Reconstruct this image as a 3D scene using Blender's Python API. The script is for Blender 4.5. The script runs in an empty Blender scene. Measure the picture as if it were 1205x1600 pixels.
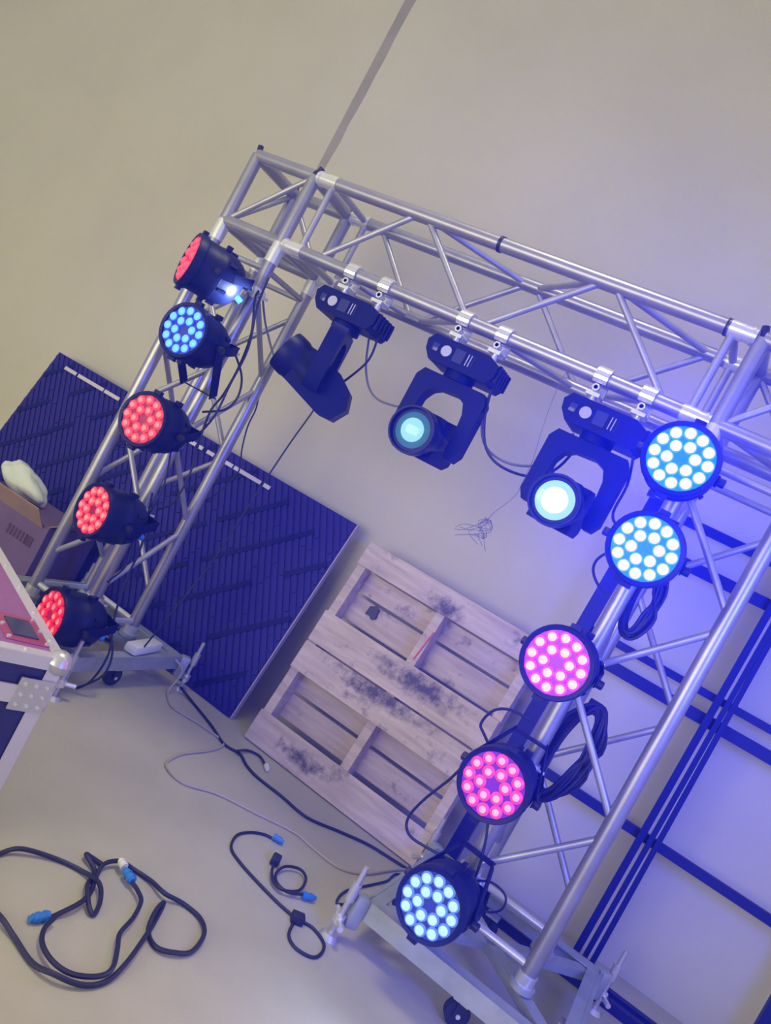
import bpy, bmesh, math, random
from mathutils import Vector, Matrix
random.seed(7)
S = bpy.context.scene
COL = S.collection

# ------------------------------------------------------------------ camera
cd = bpy.data.cameras.new('camera')
cam = bpy.data.objects.new('camera', cd); COL.objects.link(cam)
cam.location = (2.338, -2.498, 1.265)
cam.rotation_euler = (1.52658, -0.49397, 0.43864)      # phone held tilted about 29 degrees
cd.sensor_fit = 'VERTICAL'; cd.sensor_height = 36.0; cd.lens = 1246.6 / 1600 * 36
cd.clip_start = 0.02; cd.clip_end = 100
S.camera = cam
S.view_settings.view_transform = 'Standard'; S.view_settings.look = 'None'
S.view_settings.exposure = -0.12; S.view_settings.gamma = 1.0
S.view_settings.use_curve_mapping = False
S.cycles.use_denoising = True
S.cycles.max_bounces = 4; S.cycles.diffuse_bounces = 3; S.cycles.glossy_bounces = 2; S.cycles.adaptive_threshold = 0.04; S.cycles.adaptive_min_samples = 16

# ------------------------------------------------------------------ world and large lights
wd = bpy.data.worlds.new('world'); S.world = wd; wd.use_nodes = True
wn = wd.node_tree.nodes['Background']
wn.inputs[0].default_value = (1.0, 0.97, 0.90, 1); wn.inputs[1].default_value = 0.50

def lamp(name, kind, loc, target, color, energy, **kw):
    ld = bpy.data.lights.new(name, kind); ld.color = color; ld.energy = energy
    for k, v in kw.items(): setattr(ld, k, v)
    o = bpy.data.objects.new(name, ld); COL.objects.link(o); o.location = loc
    d = Vector(target) - Vector(loc)
    o.rotation_euler = d.to_track_quat('-Z', 'Y').to_euler()
    return o
# added unseen fill behind the camera, brightens the lower wall and rig
lamp('front_fill', 'AREA', (-0.3, -4.7, 1.15), (0.1, 0.9, 0.8), (1.0, 0.96, 0.80), 132, shape='RECTANGLE', size=4.2, size_y=2.0)
# added unseen overhead fill, lifts the floor at the left
lamp('floor_fill', 'AREA', (0.7, -0.9, 5.0), (0.8, -0.7, 0.0), (1.0, 0.95, 0.76), 16, shape='RECTANGLE', size=1.2, size_y=1.0, spread=math.radians(75))
# hall lamp over the right end, makes the shade under the base frames
lamp('hall_lamp_far', 'AREA', (3.6, -0.2, 4.6), (1.6, -0.2, 0.0), (0.92, 0.95, 1.0), 5, shape='RECTANGLE', size=1.6, size_y=0.8)
# added blue spot out of view to the right, tints the wall
lamp('blue_wall_fill', 'SPOT', (3.4, -1.4, 1.50), (1.5, 0.9, 1.00), (0.05, 0.07, 1.0), 470, spot_size=math.radians(95), spot_blend=1.0, shadow_soft_size=0.45)
# added haze stands in for lens veil: lamps glow, dark things turn navy
HAZE, HAZE_COL, HAZE_G = 0.050, (0.06, 0.13, 1.0), 0.45

# ------------------------------------------------------------------ materials
def mat(name, base, rough=0.5, metal=0.0, emit=None, es=0.0, spec=0.5):
    m = bpy.data.materials.new(name); m.use_nodes = True
    b = m.node_tree.nodes['Principled BSDF']
    b.inputs['Base Color'].default_value = (*base, 1)
    b.inputs['Roughness'].default_value = rough; b.inputs['Metallic'].default_value = metal
    b.inputs['Specular IOR Level'].default_value = spec
    if emit:
        b.inputs['Emission Color'].default_value = (*emit, 1); b.inputs['Emission Strength'].default_value = es
        m.cycles.emission_sampling = 'NONE'             # the lamps below carry the light of these lenses
    return m
def noisy(m, scale, cols, detail=5, stops=None, bump=0.0, stretch=None, rough=0.6, bscale=None):
    nt = m.node_tree; N = nt.nodes; L = nt.links; b = N['Principled BSDF']
    tc = N.new('ShaderNodeTexCoord'); src = tc.outputs['Object']
    if stretch:
        mp = N.new('ShaderNodeMapping'); mp.inputs['Scale'].default_value = stretch
        L.new(src, mp.inputs[0]); src = mp.outputs[0]
    nz = N.new('ShaderNodeTexNoise'); nz.inputs['Scale'].default_value = scale; nz.inputs['Detail'].default_value = detail
    nz.inputs['Roughness'].default_value = rough
    L.new(src, nz.inputs['Vector'])
    rp = N.new('ShaderNodeValToRGB'); e = rp.color_ramp.elements
    stops = stops or [i / (len(cols) - 1) * .5 + .25 for i in range(len(cols))]
    while len(e) < len(cols): e.new(.5)
    for k, (s, c) in enumerate(zip(stops, cols)):
        e[k].position = s; e[k].color = (*c, 1)
    L.new(nz.outputs['Fac'], rp.inputs[0]); L.new(rp.outputs[0], b.inputs['Base Color'])
    if bump:
        n2 = N.new('ShaderNodeTexNoise'); n2.inputs['Scale'].default_value = bscale or scale * 4; n2.inputs['Detail'].default_value = 4
        L.new(src, n2.inputs['Vector'])
        bp = N.new('ShaderNodeBump'); bp.inputs['Strength'].default_value = bump; bp.inputs['Distance'].default_value = .01
        L.new(n2.outputs['Fac'], bp.inputs['Height']); L.new(bp.outputs[0], b.inputs['Normal'])
    return m

M = {}
M['wall'] = noisy(mat('painted_wall', (.6, .55, .45), .75), 1.1, [(.545, .515, .415), (.585, .555, .45), (.62, .59, .48)], bump=.08, bscale=60)
M['wall_joint'] = noisy(mat('joint_filler', (.4, .37, .31), .9), 5, [(.31, .285, .235), (.40, .37, .31)])
M['floor'] = noisy(mat('concrete_floor', (.4, .37, .32), .55), 1.9, [(.385, .365, .285), (.445, .42, .33), (.49, .465, .37)], bump=.15, bscale=35)
M['alu'] = noisy(mat('truss_aluminium', (.5, .5, .52), .36, .7), 9, [(.33, .32, .36), (.42, .41, .45)])
M['brace'] = noisy(mat('brace_aluminium', (.5, .5, .52), .42, .6), 14, [(.37, .36, .40), (.49, .48, .51)])
M['bright'] = mat('polished_coupler', (.82, .82, .80), .25, .6)
M['galv'] = noisy(mat('galvanised_base', (.4, .43, .43), .5, .35), 16, [(.33, .36, .37), (.45, .48, .49)])
M['black'] = mat('black_plastic_veiled', (.003, .005, .058), .5, spec=.15)  # black plastic with the blue lens veil mixed into its colour
M['black2'] = mat('black_satin_veiled', (.005, .007, .055), .42, spec=.22)  # satin black, same blue veil put into the colour
M['frame'] = mat('frame_black_veiled', (.008, .011, .14), .5, spec=.25)  # black steel, blue glow painted into the base colour
M['rubber'] = mat('rubber', (.012, .012, .04), .6)
M['cable'] = mat('cable_rubber', (.012, .012, .040), .55)
M['cable_grey'] = mat('cable_grey', (.16, .15, .19), .6)
M['cable_beige'] = mat('cable_beige', (.42, .37, .31), .6)
M['plug_blue'] = mat('blue_connector', (.03, .20, .62), .4)
M['plug_white'] = mat('white_plastic', (.75, .74, .68), .45)
M['bolt'] = mat('dark_bolt', (.02, .02, .04), .4, .3)
M['case'] = noisy(mat('case_laminate_veiled', (.02, .02, .13), .4), 60, [(.017, .017, .10), (.024, .023, .135)])  # black case board, navy lens veil put into both tones
M['case_top'] = noisy(mat('case_top_pink_lit', (.30, .11, .29), .45), 40, [(.28, .10, .27), (.34, .125, .33)])  # pink light of the red lamps painted into the lid colour
M['case_alu'] = mat('case_aluminium', (.70, .67, .74), .35, .35)
M['steel'] = mat('case_steel', (.62, .61, .64), .3, .6)
M['card'] = noisy(mat('cardboard', (.36, .22, .13), .85), 8, [(.30, .19, .13), (.38, .25, .16)])
M['carton'] = noisy(mat('carton_purple_lit', (.15, .09, .18), .8), 8, [(.14, .085, .17), (.18, .11, .20)])  # cardboard with purple lamp light painted into its colour
M['card_dark'] = mat('carton_print', (.10, .05, .06), .9)
M['bag'] = mat('plastic_bag', (.66, .72, .70), .35)
M['tape'] = mat('white_tape', (.62, .58, .66), .6)
M['panel'] = noisy(mat('panel_veiled', (.03, .025, .2), .5, spec=.2), 3.0, [(.022, .017, .17), (.032, .024, .21)])  # dark sheet, blue veil put into its tones, bands alike
M['panel_band'] = mat('panel_band', (.005, .005, .075), .5, spec=.2)
M['panel_edge'] = mat('panel_edge', (.42, .36, .42), .7)
M['label_grey'] = mat('round_sticker', (.45, .44, .52), .5)
M['screen'] = mat('display_glass', (.03, .035, .10), .15)
M['red'] = mat('red_tape', (.62, .10, .14), .6)

def wood_mat(stain=None):
    m = mat('pallet_wood', (.5, .42, .36), .8); nt = m.node_tree; N = nt.nodes; L = nt.links; b = N['Principled BSDF']
    tc = N.new('ShaderNodeTexCoord'); oi = N.new('ShaderNodeObjectInfo')
    add = N.new('ShaderNodeVectorMath'); add.operation = 'ADD'
    sc = N.new('ShaderNodeVectorMath'); sc.operation = 'SCALE'; sc.inputs['Scale'].default_value = 7.0
    cm = N.new('ShaderNodeCombineXYZ'); L.new(oi.outputs['Random'], cm.inputs[0]); L.new(oi.outputs['Random'], cm.inputs[2])
    L.new(cm.outputs[0], sc.inputs[0]); L.new(tc.outputs['Object'], add.inputs[0]); L.new(sc.outputs[0], add.inputs[1])
    mp = N.new('ShaderNodeMapping'); mp.inputs['Scale'].default_value = (1.6, 10, 14); L.new(add.outputs[0], mp.inputs[0])
    nz = N.new('ShaderNodeTexNoise'); nz.inputs['Scale'].default_value = 3; nz.inputs['Detail'].default_value = 6; L.new(mp.outputs[0], nz.inputs['Vector'])
    rp = N.new('ShaderNodeValToRGB'); e = rp.color_ramp.elements
    e[0].position = .25; e[0].color = (.46, .36, .325, 1); e[1].position = .72; e[1].color = (.70, .58, .52, 1)
    L.new(nz.outputs['Fac'], rp.inputs[0])
    n2 = N.new('ShaderNodeTexNoise'); n2.inputs['Scale'].default_value = 5.5; n2.inputs['Detail'].default_value = 8; n2.inputs['Roughness'].default_value = .75
    L.new(add.outputs[0], n2.inputs['Vector'])
    r2 = N.new('ShaderNodeValToRGB'); e = r2.color_ramp.elements
    e[0].position = .56; e[0].color = (0, 0, 0, 1); e[1].position = .68; e[1].color = (.8, .8, .8, 1); L.new(n2.outputs['Fac'], r2.inputs[0])
    fac = r2.outputs[0]
    if stain:                                            # grimy blot with a centre of its own on this board
        sb = N.new('ShaderNodeVectorMath'); sb.operation = 'SUBTRACT'; L.new(tc.outputs['Object'], sb.inputs[0]); sb.inputs[1].default_value = (stain[0], 0, stain[1])
        ms = N.new('ShaderNodeVectorMath'); ms.operation = 'MULTIPLY'; L.new(sb.outputs[0], ms.inputs[0]); ms.inputs[1].default_value = (1 / stain[2], 0, 1 / stain[3])
        ln = N.new('ShaderNodeVectorMath'); ln.operation = 'LENGTH'; L.new(ms.outputs[0], ln.inputs[0])
        n3 = N.new('ShaderNodeTexNoise'); n3.inputs['Scale'].default_value = 26; n3.inputs['Detail'].default_value = 7; n3.inputs['Roughness'].default_value = .7; L.new(add.outputs[0], n3.inputs['Vector'])
        ma = N.new('ShaderNodeMath'); ma.operation = 'MULTIPLY_ADD'; L.new(n3.outputs['Fac'], ma.inputs[0]); ma.inputs[1].default_value = 2.4; ma.inputs[2].default_value = -.25
        m2 = N.new('ShaderNodeMath'); m2.operation = 'SUBTRACT'; L.new(ma.outputs[0], m2.inputs[0]); L.new(ln.outputs['Value'], m2.inputs[1])
        m3 = N.new('ShaderNodeMath'); m3.operation = 'MULTIPLY'; m3.use_clamp = True; L.new(m2.outputs[0], m3.inputs[0]); m3.inputs[1].default_value = 1.3
        m4 = N.new('ShaderNodeMath'); m4.operation = 'MAXIMUM'; L.new(m3.outputs[0], m4.inputs[0]); L.new(r2.outputs[0], m4.inputs[1]); fac = m4.outputs[0]
    mx = N.new('ShaderNodeMix'); mx.data_type = 'RGBA'; L.new(fac, mx.inputs['Factor']); L.new(rp.outputs[0], mx.inputs['A'])
    mx.inputs['B'].default_value = (.11, .092, .11, 1)
    L.new(mx.outputs['Result'], b.inputs['Base Color'])
    bp = N.new('ShaderNodeBump'); bp.inputs['Strength'].default_value = .3; bp.inputs['Distance'].default_value = .004
    L.new(nz.outputs['Fac'], bp.inputs['Height']); L.new(bp.outputs[0], b.inputs['Normal'])
    return m
M['wood'] = wood_mat()
M['wood_a'] = wood_mat((.09, .02, .25, .06)); M['wood_b'] = wood_mat((-.05, .04, .30, .055)); M['wood_c'] = wood_mat((-.17, .0, .16, .05)); M['wood_d'] = wood_mat((.02, -.03, .10, .05))

# ------------------------------------------------------------------ helpers
def obj(name, bm, material, parent=None, loc=None, smooth=True):
    me = bpy.data.meshes.new(name)
    bmesh.ops.recalc_face_normals(bm, faces=bm.faces)
    bm.to_mesh(me); bm.free()
    return link(name, me, material, parent, loc, smooth)
def link(name, me, material, parent=None, loc=None, smooth=True):
    if material is not None and not me.materials:
        for x in (material if isinstance(material, (list, tuple)) else [material]): me.materials.append(x)
    if smooth and len(me.polygons):
        me.shade_smooth() if not me.get('ss') else None
        try: me.set_sharp_from_angle(angle=math.radians(38))
        except Exception: pass
    o = bpy.data.objects.new(name, me); COL.objects.link(o)
    if parent is not None: o.parent = parent
    if loc is not None: o.location = loc
    return o
def thing(name, label, cat, loc=(0, 0, 0), rz=0.0, group=None):
    o = bpy.data.objects.new(name, None); COL.objects.link(o); o.empty_display_size = .05
    o.location = loc; o.rotation_euler = (0, 0, rz); tag(o, label, cat, group); return o
def tag(o, label, cat, group=None):
    o['label'] = label; o['category'] = cat
    if group: o['group'] = group
    return o
def BM(): return bmesh.new()
def frame_z(d):
    d = Vector(d).normalized(); a = Vector((0, 0, 1)) if abs(d.z) < .95 else Vector((1, 0, 0))
    x = a.cross(d).normalized(); y = d.cross(x); return x, y, d
def tube(bm, a, b, r, seg=14, r2=None, caps=True):
    a = Vector(a); b = Vector(b); x, y, d = frame_z(b - a); r2 = r if r2 is None else r2
    A = [bm.verts.new(a + (x * math.cos(t) + y * math.sin(t)) * r) for t in [2 * math.pi * i / seg for i in range(seg)]]
    B = [bm.verts.new(b + (x * math.cos(t) + y * math.sin(t)) * r2) for t in [2 * math.pi * i / seg for i in range(seg)]]
    for i in range(seg): bm.faces.new((A[i], A[(i + 1) % seg], B[(i + 1) % seg], B[i]))
    if caps: bm.faces.new(A[::-1]); bm.faces.new(B)
    return bm
def box(bm, c, s, rot=None, bev=0.0):
    c = Vector(c); hs = Vector(s) / 2
    vs = []
    for sx in (-1, 1):
        for sy in (-1, 1):
            for sz in (-1, 1):
                v = Vector((sx * hs.x, sy * hs.y, sz * hs.z))
                if rot is not None: v = rot @ v
                vs.append(bm.verts.new(c + v))
    F = [(0, 1, 3, 2), (4, 6, 7, 5), (0, 4, 5, 1), (2, 3, 7, 6), (0, 2, 6, 4), (1, 5, 7, 3)]
    fs = [bm.faces.new([vs[i] for i in f]) for f in F]
    if bev:
        es = list({e for f in fs for e in f.edges})
        bmesh.ops.bevel(bm, geom=es, offset=bev, segments=2, affect='EDGES', profile=.5)
    return bm
def bar(bm, a, b, w, h, up=(0, 0, 1)):
    a = Vector(a); b = Vector(b); d = (b - a); L = d.length; d.normalize()
    u = Vector(up); x = d; y = u.cross(x).normalized(); z = x.cross(y)
    return box(bm, (a + b) / 2, (L, w, h), Matrix((x, y, z)).transposed())
def lathe(bm, prof, axis='Y', seg=28, close0=True, close1=True, origin=(0, 0, 0)):
    O = Vector(origin); rings = []
    for h, r in prof:
        ring = []
        for i in range(seg):
            t = 2 * math.pi * i / seg; c, s = math.cos(t) * r, math.sin(t) * r
            p = {'Y': (c, h, s), 'Z': (c, s, h), 'X': (h, c, s)}[axis]
            ring.append(bm.verts.new(O + Vector(p)))
        rings.append(ring)
    for A, B in zip(rings, rings[1:]):
        for i in range(seg): bm.faces.new((A[i], A[(i + 1) % seg], B[(i + 1) % seg], B[i]))
    if close0: bm.faces.new(rings[0])
    if close1: bm.faces.new(rings[-1][::-1])
    return bm
def prism(bm, poly, y0, y1, xf=lambda p: p):
    A = [bm.verts.new(xf(Vector((x, y0, z)))) for x, z in poly]
    B = [bm.verts.new(xf(Vector((x, y1, z)))) for x, z in poly]
    n = len(poly)
    for i in range(n): bm.faces.new((A[i], A[(i + 1) % n], B[(i + 1) % n], B[i]))
    f0 = bm.faces.new(A); f1 = bm.faces.new(B[::-1])
    bmesh.ops.triangulate(bm, faces=[f0, f1])
    return bm
def catmull(pts, n=6):
    P = [Vector(p) for p in pts]; P = [P[0] * 2 - P[1]] + P + [P[-1] * 2 - P[-2]]; out = []
    for i in range(1, len(P) - 2):
        a, b, c, d = P[i - 1:i + 3]
        for k in range(n):
            t = k / n
            out.append(.5 * ((2 * b) + (c - a) * t + (2 * a - 5 * b + 4 * c - d) * t * t + (3 * b - a - 3 * c + d) * t ** 3))
    out.append(P[-2]); return out
def sweep(bm, pts, r, seg=7, n=6):
    P = catmull(pts, n); rings = []; x = None
    for i, p in enumerate(P):
        d = (P[min(i + 1, len(P) - 1)] - P[max(i - 1, 0)]).normalized()
        if x is None: x, y, _ = frame_z(d)
        x = (x - d * x.dot(d)).normalized(); y = d.cross(x)
        rings.append([bm.verts.new(p + (x * math.cos(t) + y * math.sin(t)) * r) for t in [2 * math.pi * k / seg for k in range(seg)]])
    for A, B in zip(rings, rings[1:]):
        for i in range(seg): bm.faces.new((A[i], A[(i + 1) % seg], B[(i + 1) % seg], B[i]))
    bm.faces.new(rings[0][::-1]); bm.faces.new(rings[-1])
    return bm
def struct(o): o['kind'] = 'structure'; return o

# ------------------------------------------------------------------ the setting
WY = 0.935
struct(obj('floor', box(BM(), (1.0, -2.2, -0.05), (12, 2 * (WY + 2.2), 0.1)), M['floor']))
wall = struct(obj('wall_back', box(BM(), (1.0, WY + .1, 3.0), (12, 0.2, 6.0)), M['wall']))
# recessed vertical movement joint of the wall: a rough filler strip standing a little proud
bm = BM(); prev = None
zs = [0.0 + i * 6.0 / 60 for i in range(61)]
for i, z in enumerate(zs):
    w = .040 + .012 * random.random() + .016 * max(0, z - 2.5)
    x0 = -0.478; a = [bm.verts.new((x0, WY - .006, z)), bm.verts.new((x0 + w, WY - .001, z)), bm.verts.new((x0 + w, WY + .02, z)), bm.verts.new((x0, WY + .02, z))]
    if prev:
        for k in range(4): bm.faces.new((prev[k], prev[(k + 1) % 4], a[(k + 1) % 4], a[k]))
    prev = a
struct(obj('trim_1', bm, M['wall_joint']))

# ------------------------------------------------------------------ truss
H = 2.153; SZ = .288; SY = .304; ZL = H - SZ; W = 2.045; CR = .0255; BR = .0115
def tower(name, label, x, sx):
    t = thing(name, label, 'truss tower', (x, 0, 0.146))
    z0 = .0; z1 = ZL - .03 - .146
    cs = [(0, 0), (sx, 0), (sx, SY), (0, SY)]           # front-left, front-right, back-right, back-left
    for a in cs:
        obj('chord', tube(BM(), (*a, z0), (*a, z1), CR, 18), M['alu'], t)
        for q in ((z1 - .055, z1), (z0, z0 + .045)): obj('sleeve', tube(BM(), (*a, q[0]), (*a, q[1]), CR + .004, 18), M['bright'], t)
    nodes = [z - .146 for z in (.325, .667, 1.01, 1.352, 1.695)]
    for k in range(4):
        a, b = cs[k], cs[(k + 1) % 4]
        for i in range(4):
            p, q = (a, b) if i % 2 == 0 else (b, a)
            dz = .022
            obj('brace', tube(BM(), (*p, nodes[i] + dz), (*q, nodes[i + 1] - dz), BR, 10), M['brace'], t)
        obj('rung', tube(BM(), (*a, .062), (*b, .062), BR + .001, 10), M['bright'], t)
        obj('rung', tube(BM(), (*a, z1 - .085), (*b, z1 - .085), BR, 10), M['brace'], t)
    return t
tower('truss_tower', 'silver box truss tower on the far left with red and blue lamps', 0, .30)
tower('truss_tower', 'silver box truss tower at the right with magenta and blue-white lamps', W, .285)

def beam(name, label, xa, xb, nodes, flip=0):
    t = thing(name, label, 'truss beam', (xa, 0, ZL))
    L = xb - xa; cs = [(0, 0), (SY, 0), (SY, SZ), (0, SZ)]   # (y,z): front-low, back-low, back-top, front-top
    for c in cs:
        obj('chord', tube(BM(), (0, *c), (L, *c), CR, 18), M['alu'], t)
        for q in ((0, .05), (L - .05, L)): obj('sleeve', tube(BM(), (q[0], *c), (q[1], *c), CR + .003, 18), M['bright'], t)
    nd = [n - xa for n in nodes]
    for k in range(4):
        a, b = cs[k], cs[(k + 1) % 4]
        if k == 3: a, b = b, a          # front face starts low, as in the picture
        for i in range(len(nd) - 1):
            p, q = (a, b) if (i + flip + (k in (0, 2))) % 2 == (1 if k in (0, 2) else 0) else (b, a)
            if k == 1: p, q = q, p
            if k == 2: pass
            obj('brace', tube(BM(), (nd[i] + .02, *p), (nd[i + 1] - .02, *q), BR, 10), M['brace'], t)
        if len(nd) > 3:
            for xx in (.03, L - .03):
                obj('rung', tube(BM(), (xx, *a), (xx, *b), BR + .002, 10), M['brace'], t)
    for xx in ((.765, 1.565) if len(nd) > 3 else ()):      # black tape bands on the top front chord
        obj('tape_band', tube(BM(), (xx, 0, SZ), (xx + .012, 0, SZ), CR + .003, 18), M['bolt'], t)
    return t
XA, XB = .366, 1.987
beam('truss_beam', 'horizontal silver box truss beam holding the three moving heads', XA, XB, [.46, .81, 1.185, 1.545, 1.90])
beam('truss_beam', 'short truss beam running out past the right tower', W + .285 + .066, 3.35, [2.46, 2.80, 3.15, 3.33])

def corner(name, label, x, sx, faces, sides=(-1, 1)):
    t = thing(name, label, 'truss corner', (x, 0, ZL))
    P = {(i, j, k): Vector((i * sx, j * SY, k * SZ)) for i in (0, 1) for j in (0, 1) for k in (0, 1)}
    for a in P:
        for ax in range(3):
            if a[ax] == 0:
                b = list(a); b[ax] = 1; obj('corner_tube', tube(BM(), P[a], P[tuple(b)], CR, 18), M['alu'], t)
    for a, b in faces: obj('brace', tube(BM(), P[a], P[b], BR, 10), M['brace'], t)
    for a in P:                                        # bolts and conical couplers
        o = P[a]; dx = -1 if a[0] == 0 else 1
        obj('bolt', tube(BM(), o, o + Vector((dx * .012, 0, .040 if a[2] else 0)) + Vector((0, 0, 0 if a[2] else -.03)), .012, 8), M['bolt'], t)
        if dx in sides: obj('coupler', tube(tube(BM(), o + Vector((dx * .02, 0, 0)), o + Vector((dx * .066, 0, 0)), CR + .001, 18), o + Vector((dx * .030, 0, 0)), o + Vector((dx * .036, 0, 0)), CR + .005, 18), M['bright'], t)
        if a[2] == 0: obj('coupler', tube(BM(), o, o - Vector((0, 0, .03)), CR + .002, 18), M['bright'], t)
    return t
diag = [((0, 0, 0), (1, 0, 1)), ((0, 1, 1), (1, 1, 0)), ((0, 0, 0), (0, 1, 1)), ((0, 0, 0), (1, 1, 0))]
corner('corner_block', 'cube-shaped truss corner at the upper left end of the beam', 0, .30, diag, (1,))
corner('corner_block', 'cube-shaped truss corner above the right tower', W, .285, diag)

# ------------------------------------------------------------------ tower bases
def base(name, label, cx, cy, sx):
    t = thing(name, label, 'truss base', (cx, cy, 0))
    R = .333; zt = .144; hb = .060
    for a, b in (((-R, -R), (R, -R)), ((R, -R), (R, R)), ((R, R), (-R, R)), ((-R, R), (-R, -R))):
        m = BM(); a3 = Vector((*a, zt - hb / 2)); b3 = Vector((*b, zt - hb / 2))
        bar(m, a3, b3, .012, hb)
        inn = -(a3 + b3); inn.z = 0; inn.normalize()
        fz = hb / 2 - (.0030 if a[1] == b[1] else .0042); e_ = (b3 - a3).normalized() * (0 if a[1] == b[1] else .044)
        bar(m, a3 + e_ + inn * .022 + Vector((0, 0, fz)), b3 - e_ + inn * .022 + Vector((0, 0, fz)), .044, .006)
        obj('frame_bar', m, M['galv'], t, smooth=False)
    hx, hy = sx / 2, SY / 2
    for ix in (-1, 1):
        for iy in (-1, 1):
            m = BM(); bar(m, (ix * (R - .03), iy * (R - .03), zt - .024), (ix * .02, iy * .02, zt - .024), .046, .030)
            obj('diagonal_arm', m, M['galv'], t, smooth=False)
            obj('chord_foot', tube(BM(), (ix * hx, iy * hy, zt - .004), (ix * hx, iy * hy, zt + .012), .040, 18), M['galv'], t)
            # corner jack: bracket, screw, handle, pad
            c = Vector((ix * (R + .012), iy * (R + .012), 0))
            j = obj('jack_bracket', box(BM(), c + Vector((0, 0, zt - .045)), (.04, .04, .10), Matrix.Rotation(math.pi / 4, 3, 'Z'), .004), M['galv'], t)
            o = c + Vector((ix * .028, iy * .028, 0))
            obj('screw', tube(tube(BM(), o + Vector((0, 0, .012)), o + Vector((0, 0, .235)), .0085, 10), o + Vector((0, 0, zt - .02)), o + Vector((0, 0, zt + .035)), .015, 12), M['bolt'] if ix == 5 else M['steel'], t)
            h = Vector((ix * -.55, iy * .84, 0)).normalized()
            obj('handle', tube(tube(BM(), o + h * -.055 + Vector((0, 0, .062)), o + h * .055 + Vector((0, 0, .062)), .009, 10), o + Vector((0, 0, .05)), o + Vector((0, 0, .075)), .018, 12), M['bright'], t)
            obj('foot_pad', tube(BM(), o, o + Vector((0, 0, .014)), .034, 18, .022), M['steel'], t)
    for k, (px, py) in enumerate(((0.03, -R + .03), (R - .03, -.02), (-.05, R - .03), (-R + .03, .03))):
        ca = obj('caster', box(BM(), (px, py, .078), (.050, .050, .008), None, .002), M['steel'], t)
        f = BM(); rz = Matrix.Rotation(.5 + k, 3, 'Z')
        for s in (-1, 1): box(f, Vector((px, py, .054)) + rz @ Vector((0, s * .019, 0)), (.032, .004, .046), rz)
        obj('fork', f, M['rubber'], ca, smooth=False)
        w = BM(); ax = rz @ Vector((0, .014, 0)); tube(w, Vector((px, py, .0385)) - ax, Vector((px, py, .0385)) + ax, .0375, 22)
        obj('wheel', w, M['rubber'], ca)
        tube_b = tube(BM(), Vector((px, py, .0385)) - ax * 1.7, Vector((px, py, .0385)) + ax * 1.7, .007, 10)
        obj('axle', tube_b, M['bright'], ca)
    return t
base('tower_base', 'grey wheeled steel base under the far left truss tower', .15, .152, .30)
base('tower_base', 'grey wheeled steel base under the right truss tower', W + .1425, .152, .285)

# ------------------------------------------------------------------ LED par cans
LEDME = {}
def led_mesh(key, core, ring, cs, rs, rc=.0152):
    if key in LEDME: return LEDME[key]
    mc = mat('led_core_' + key, (.1, .1, .1), .3, emit=core, es=cs); mr = mat('led_rim_' + key, (.1, .1, .1), .3, emit=ring, es=rs)
    bm = BM(); seg = 14; rings = []
    for h, r in ((0, .0184), (-.004, .0180), (-.006 - (.0152 - rc) * .4, rc), (-.0098, rc * .72), (-.0115, rc * .36)):
        rings.append([bm.verts.new((math.cos(2 * math.pi * i / seg) * r, h, math.sin(2 * math.pi * i / seg) * r)) for i in range(seg)])
    for j, (A, B) in enumerate(zip(rings, rings[1:])):
        for i in range(seg):
            f = bm.faces.new((A[i], A[(i + 1) % seg], B[(i + 1) % seg], B[i])); f.material_index = 1 if j < 2 else 0
    f = bm.faces.new(rings[-1]); f.material_index = 0
    bmesh.ops.recalc_face_normals(bm, faces=bm.faces)
    me = bpy.data.meshes.new('led_lens'); bm.to_mesh(me); bm.free()
    me.materials.append(mc); me.materials.append(mr); LEDME[key] = me
    return me
def shared(fn, cache={}):
    if fn not in cache:
        bm = fn(); me = bpy.data.meshes.new(fn.__name__); bmesh.ops.recalc_face_normals(bm, faces=bm.faces); bm.to_mesh(me); bm.free(); cache[fn] = me
    return cache[fn]
def housing():
    b = lathe(BM(), [(.006, .088), (-.004, .0895), (-.006, .101), (.004, .1045), (.026, .1045), (.030, .099), (.085, .099), (.088, .101), (.112, .101), (.115, .098), (.150, .094), (.178, .083), (.197, .066), (.208, .044), (.212, .020)], 'Y', 36)
    for s in (-1, 1):                                    # gel-frame lugs
        box(b, (.0, .012, s * .108), (.030, .018, .016)); box(b, (s * .03, .105, s * .104), (.022, .020, .018))
    for k in range(6):                                   # cooling slots stand as ribs round the shell
        t = math.pi / 6 + k * math.pi / 3
        box(b, (math.cos(t) * .098, .135, math.sin(t) * .098), (.012, .030, .012), Matrix.Rotation(-t, 3, 'Y'))
    return b
def face_plate(): return lathe(BM(), [(.004, .089), (.002, .089)], 'Y', 36)
def yoke():
    b = BM()
    for s in (-1, 1):
        pts = [(s * .1055, .085, 0), (s * .1055, .150, .010), (s * .085, .222, .030)]
        for p, q in zip(pts, pts[1:]): bar(b, p, q, .004, .034, up=(0, 0, 1))
    bar(b, (-.087, .222, .030), (.087, .222, .030), .006, .036)
    return b
def stand_bracket():
    b = BM()
    for s in (-1, 1):
        bar(b, (s * .1095, .085, .01), (s * .075, .235, -.165), .004, .040, up=(0, 1, 0.3))
    bar(b, (-.077, .235, -.165), (.077, .235, -.165), .036, .005)
    return b
def stand_up():
    b = BM()
    for s in (-1, 1):
        bar(b, (s * .1095, .085, .01), (s * .055, .222, .120), .004, .040, up=(0, 1, -0.3))
    bar(b, (-.057, .222, .120), (.057, .222, .120), .036, .005)
    return b
def knob():
    return lathe(BM(), [(-.011, .010), (-.009, .013), (.009, .013), (.011, .009)], 'X', 10)
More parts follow.
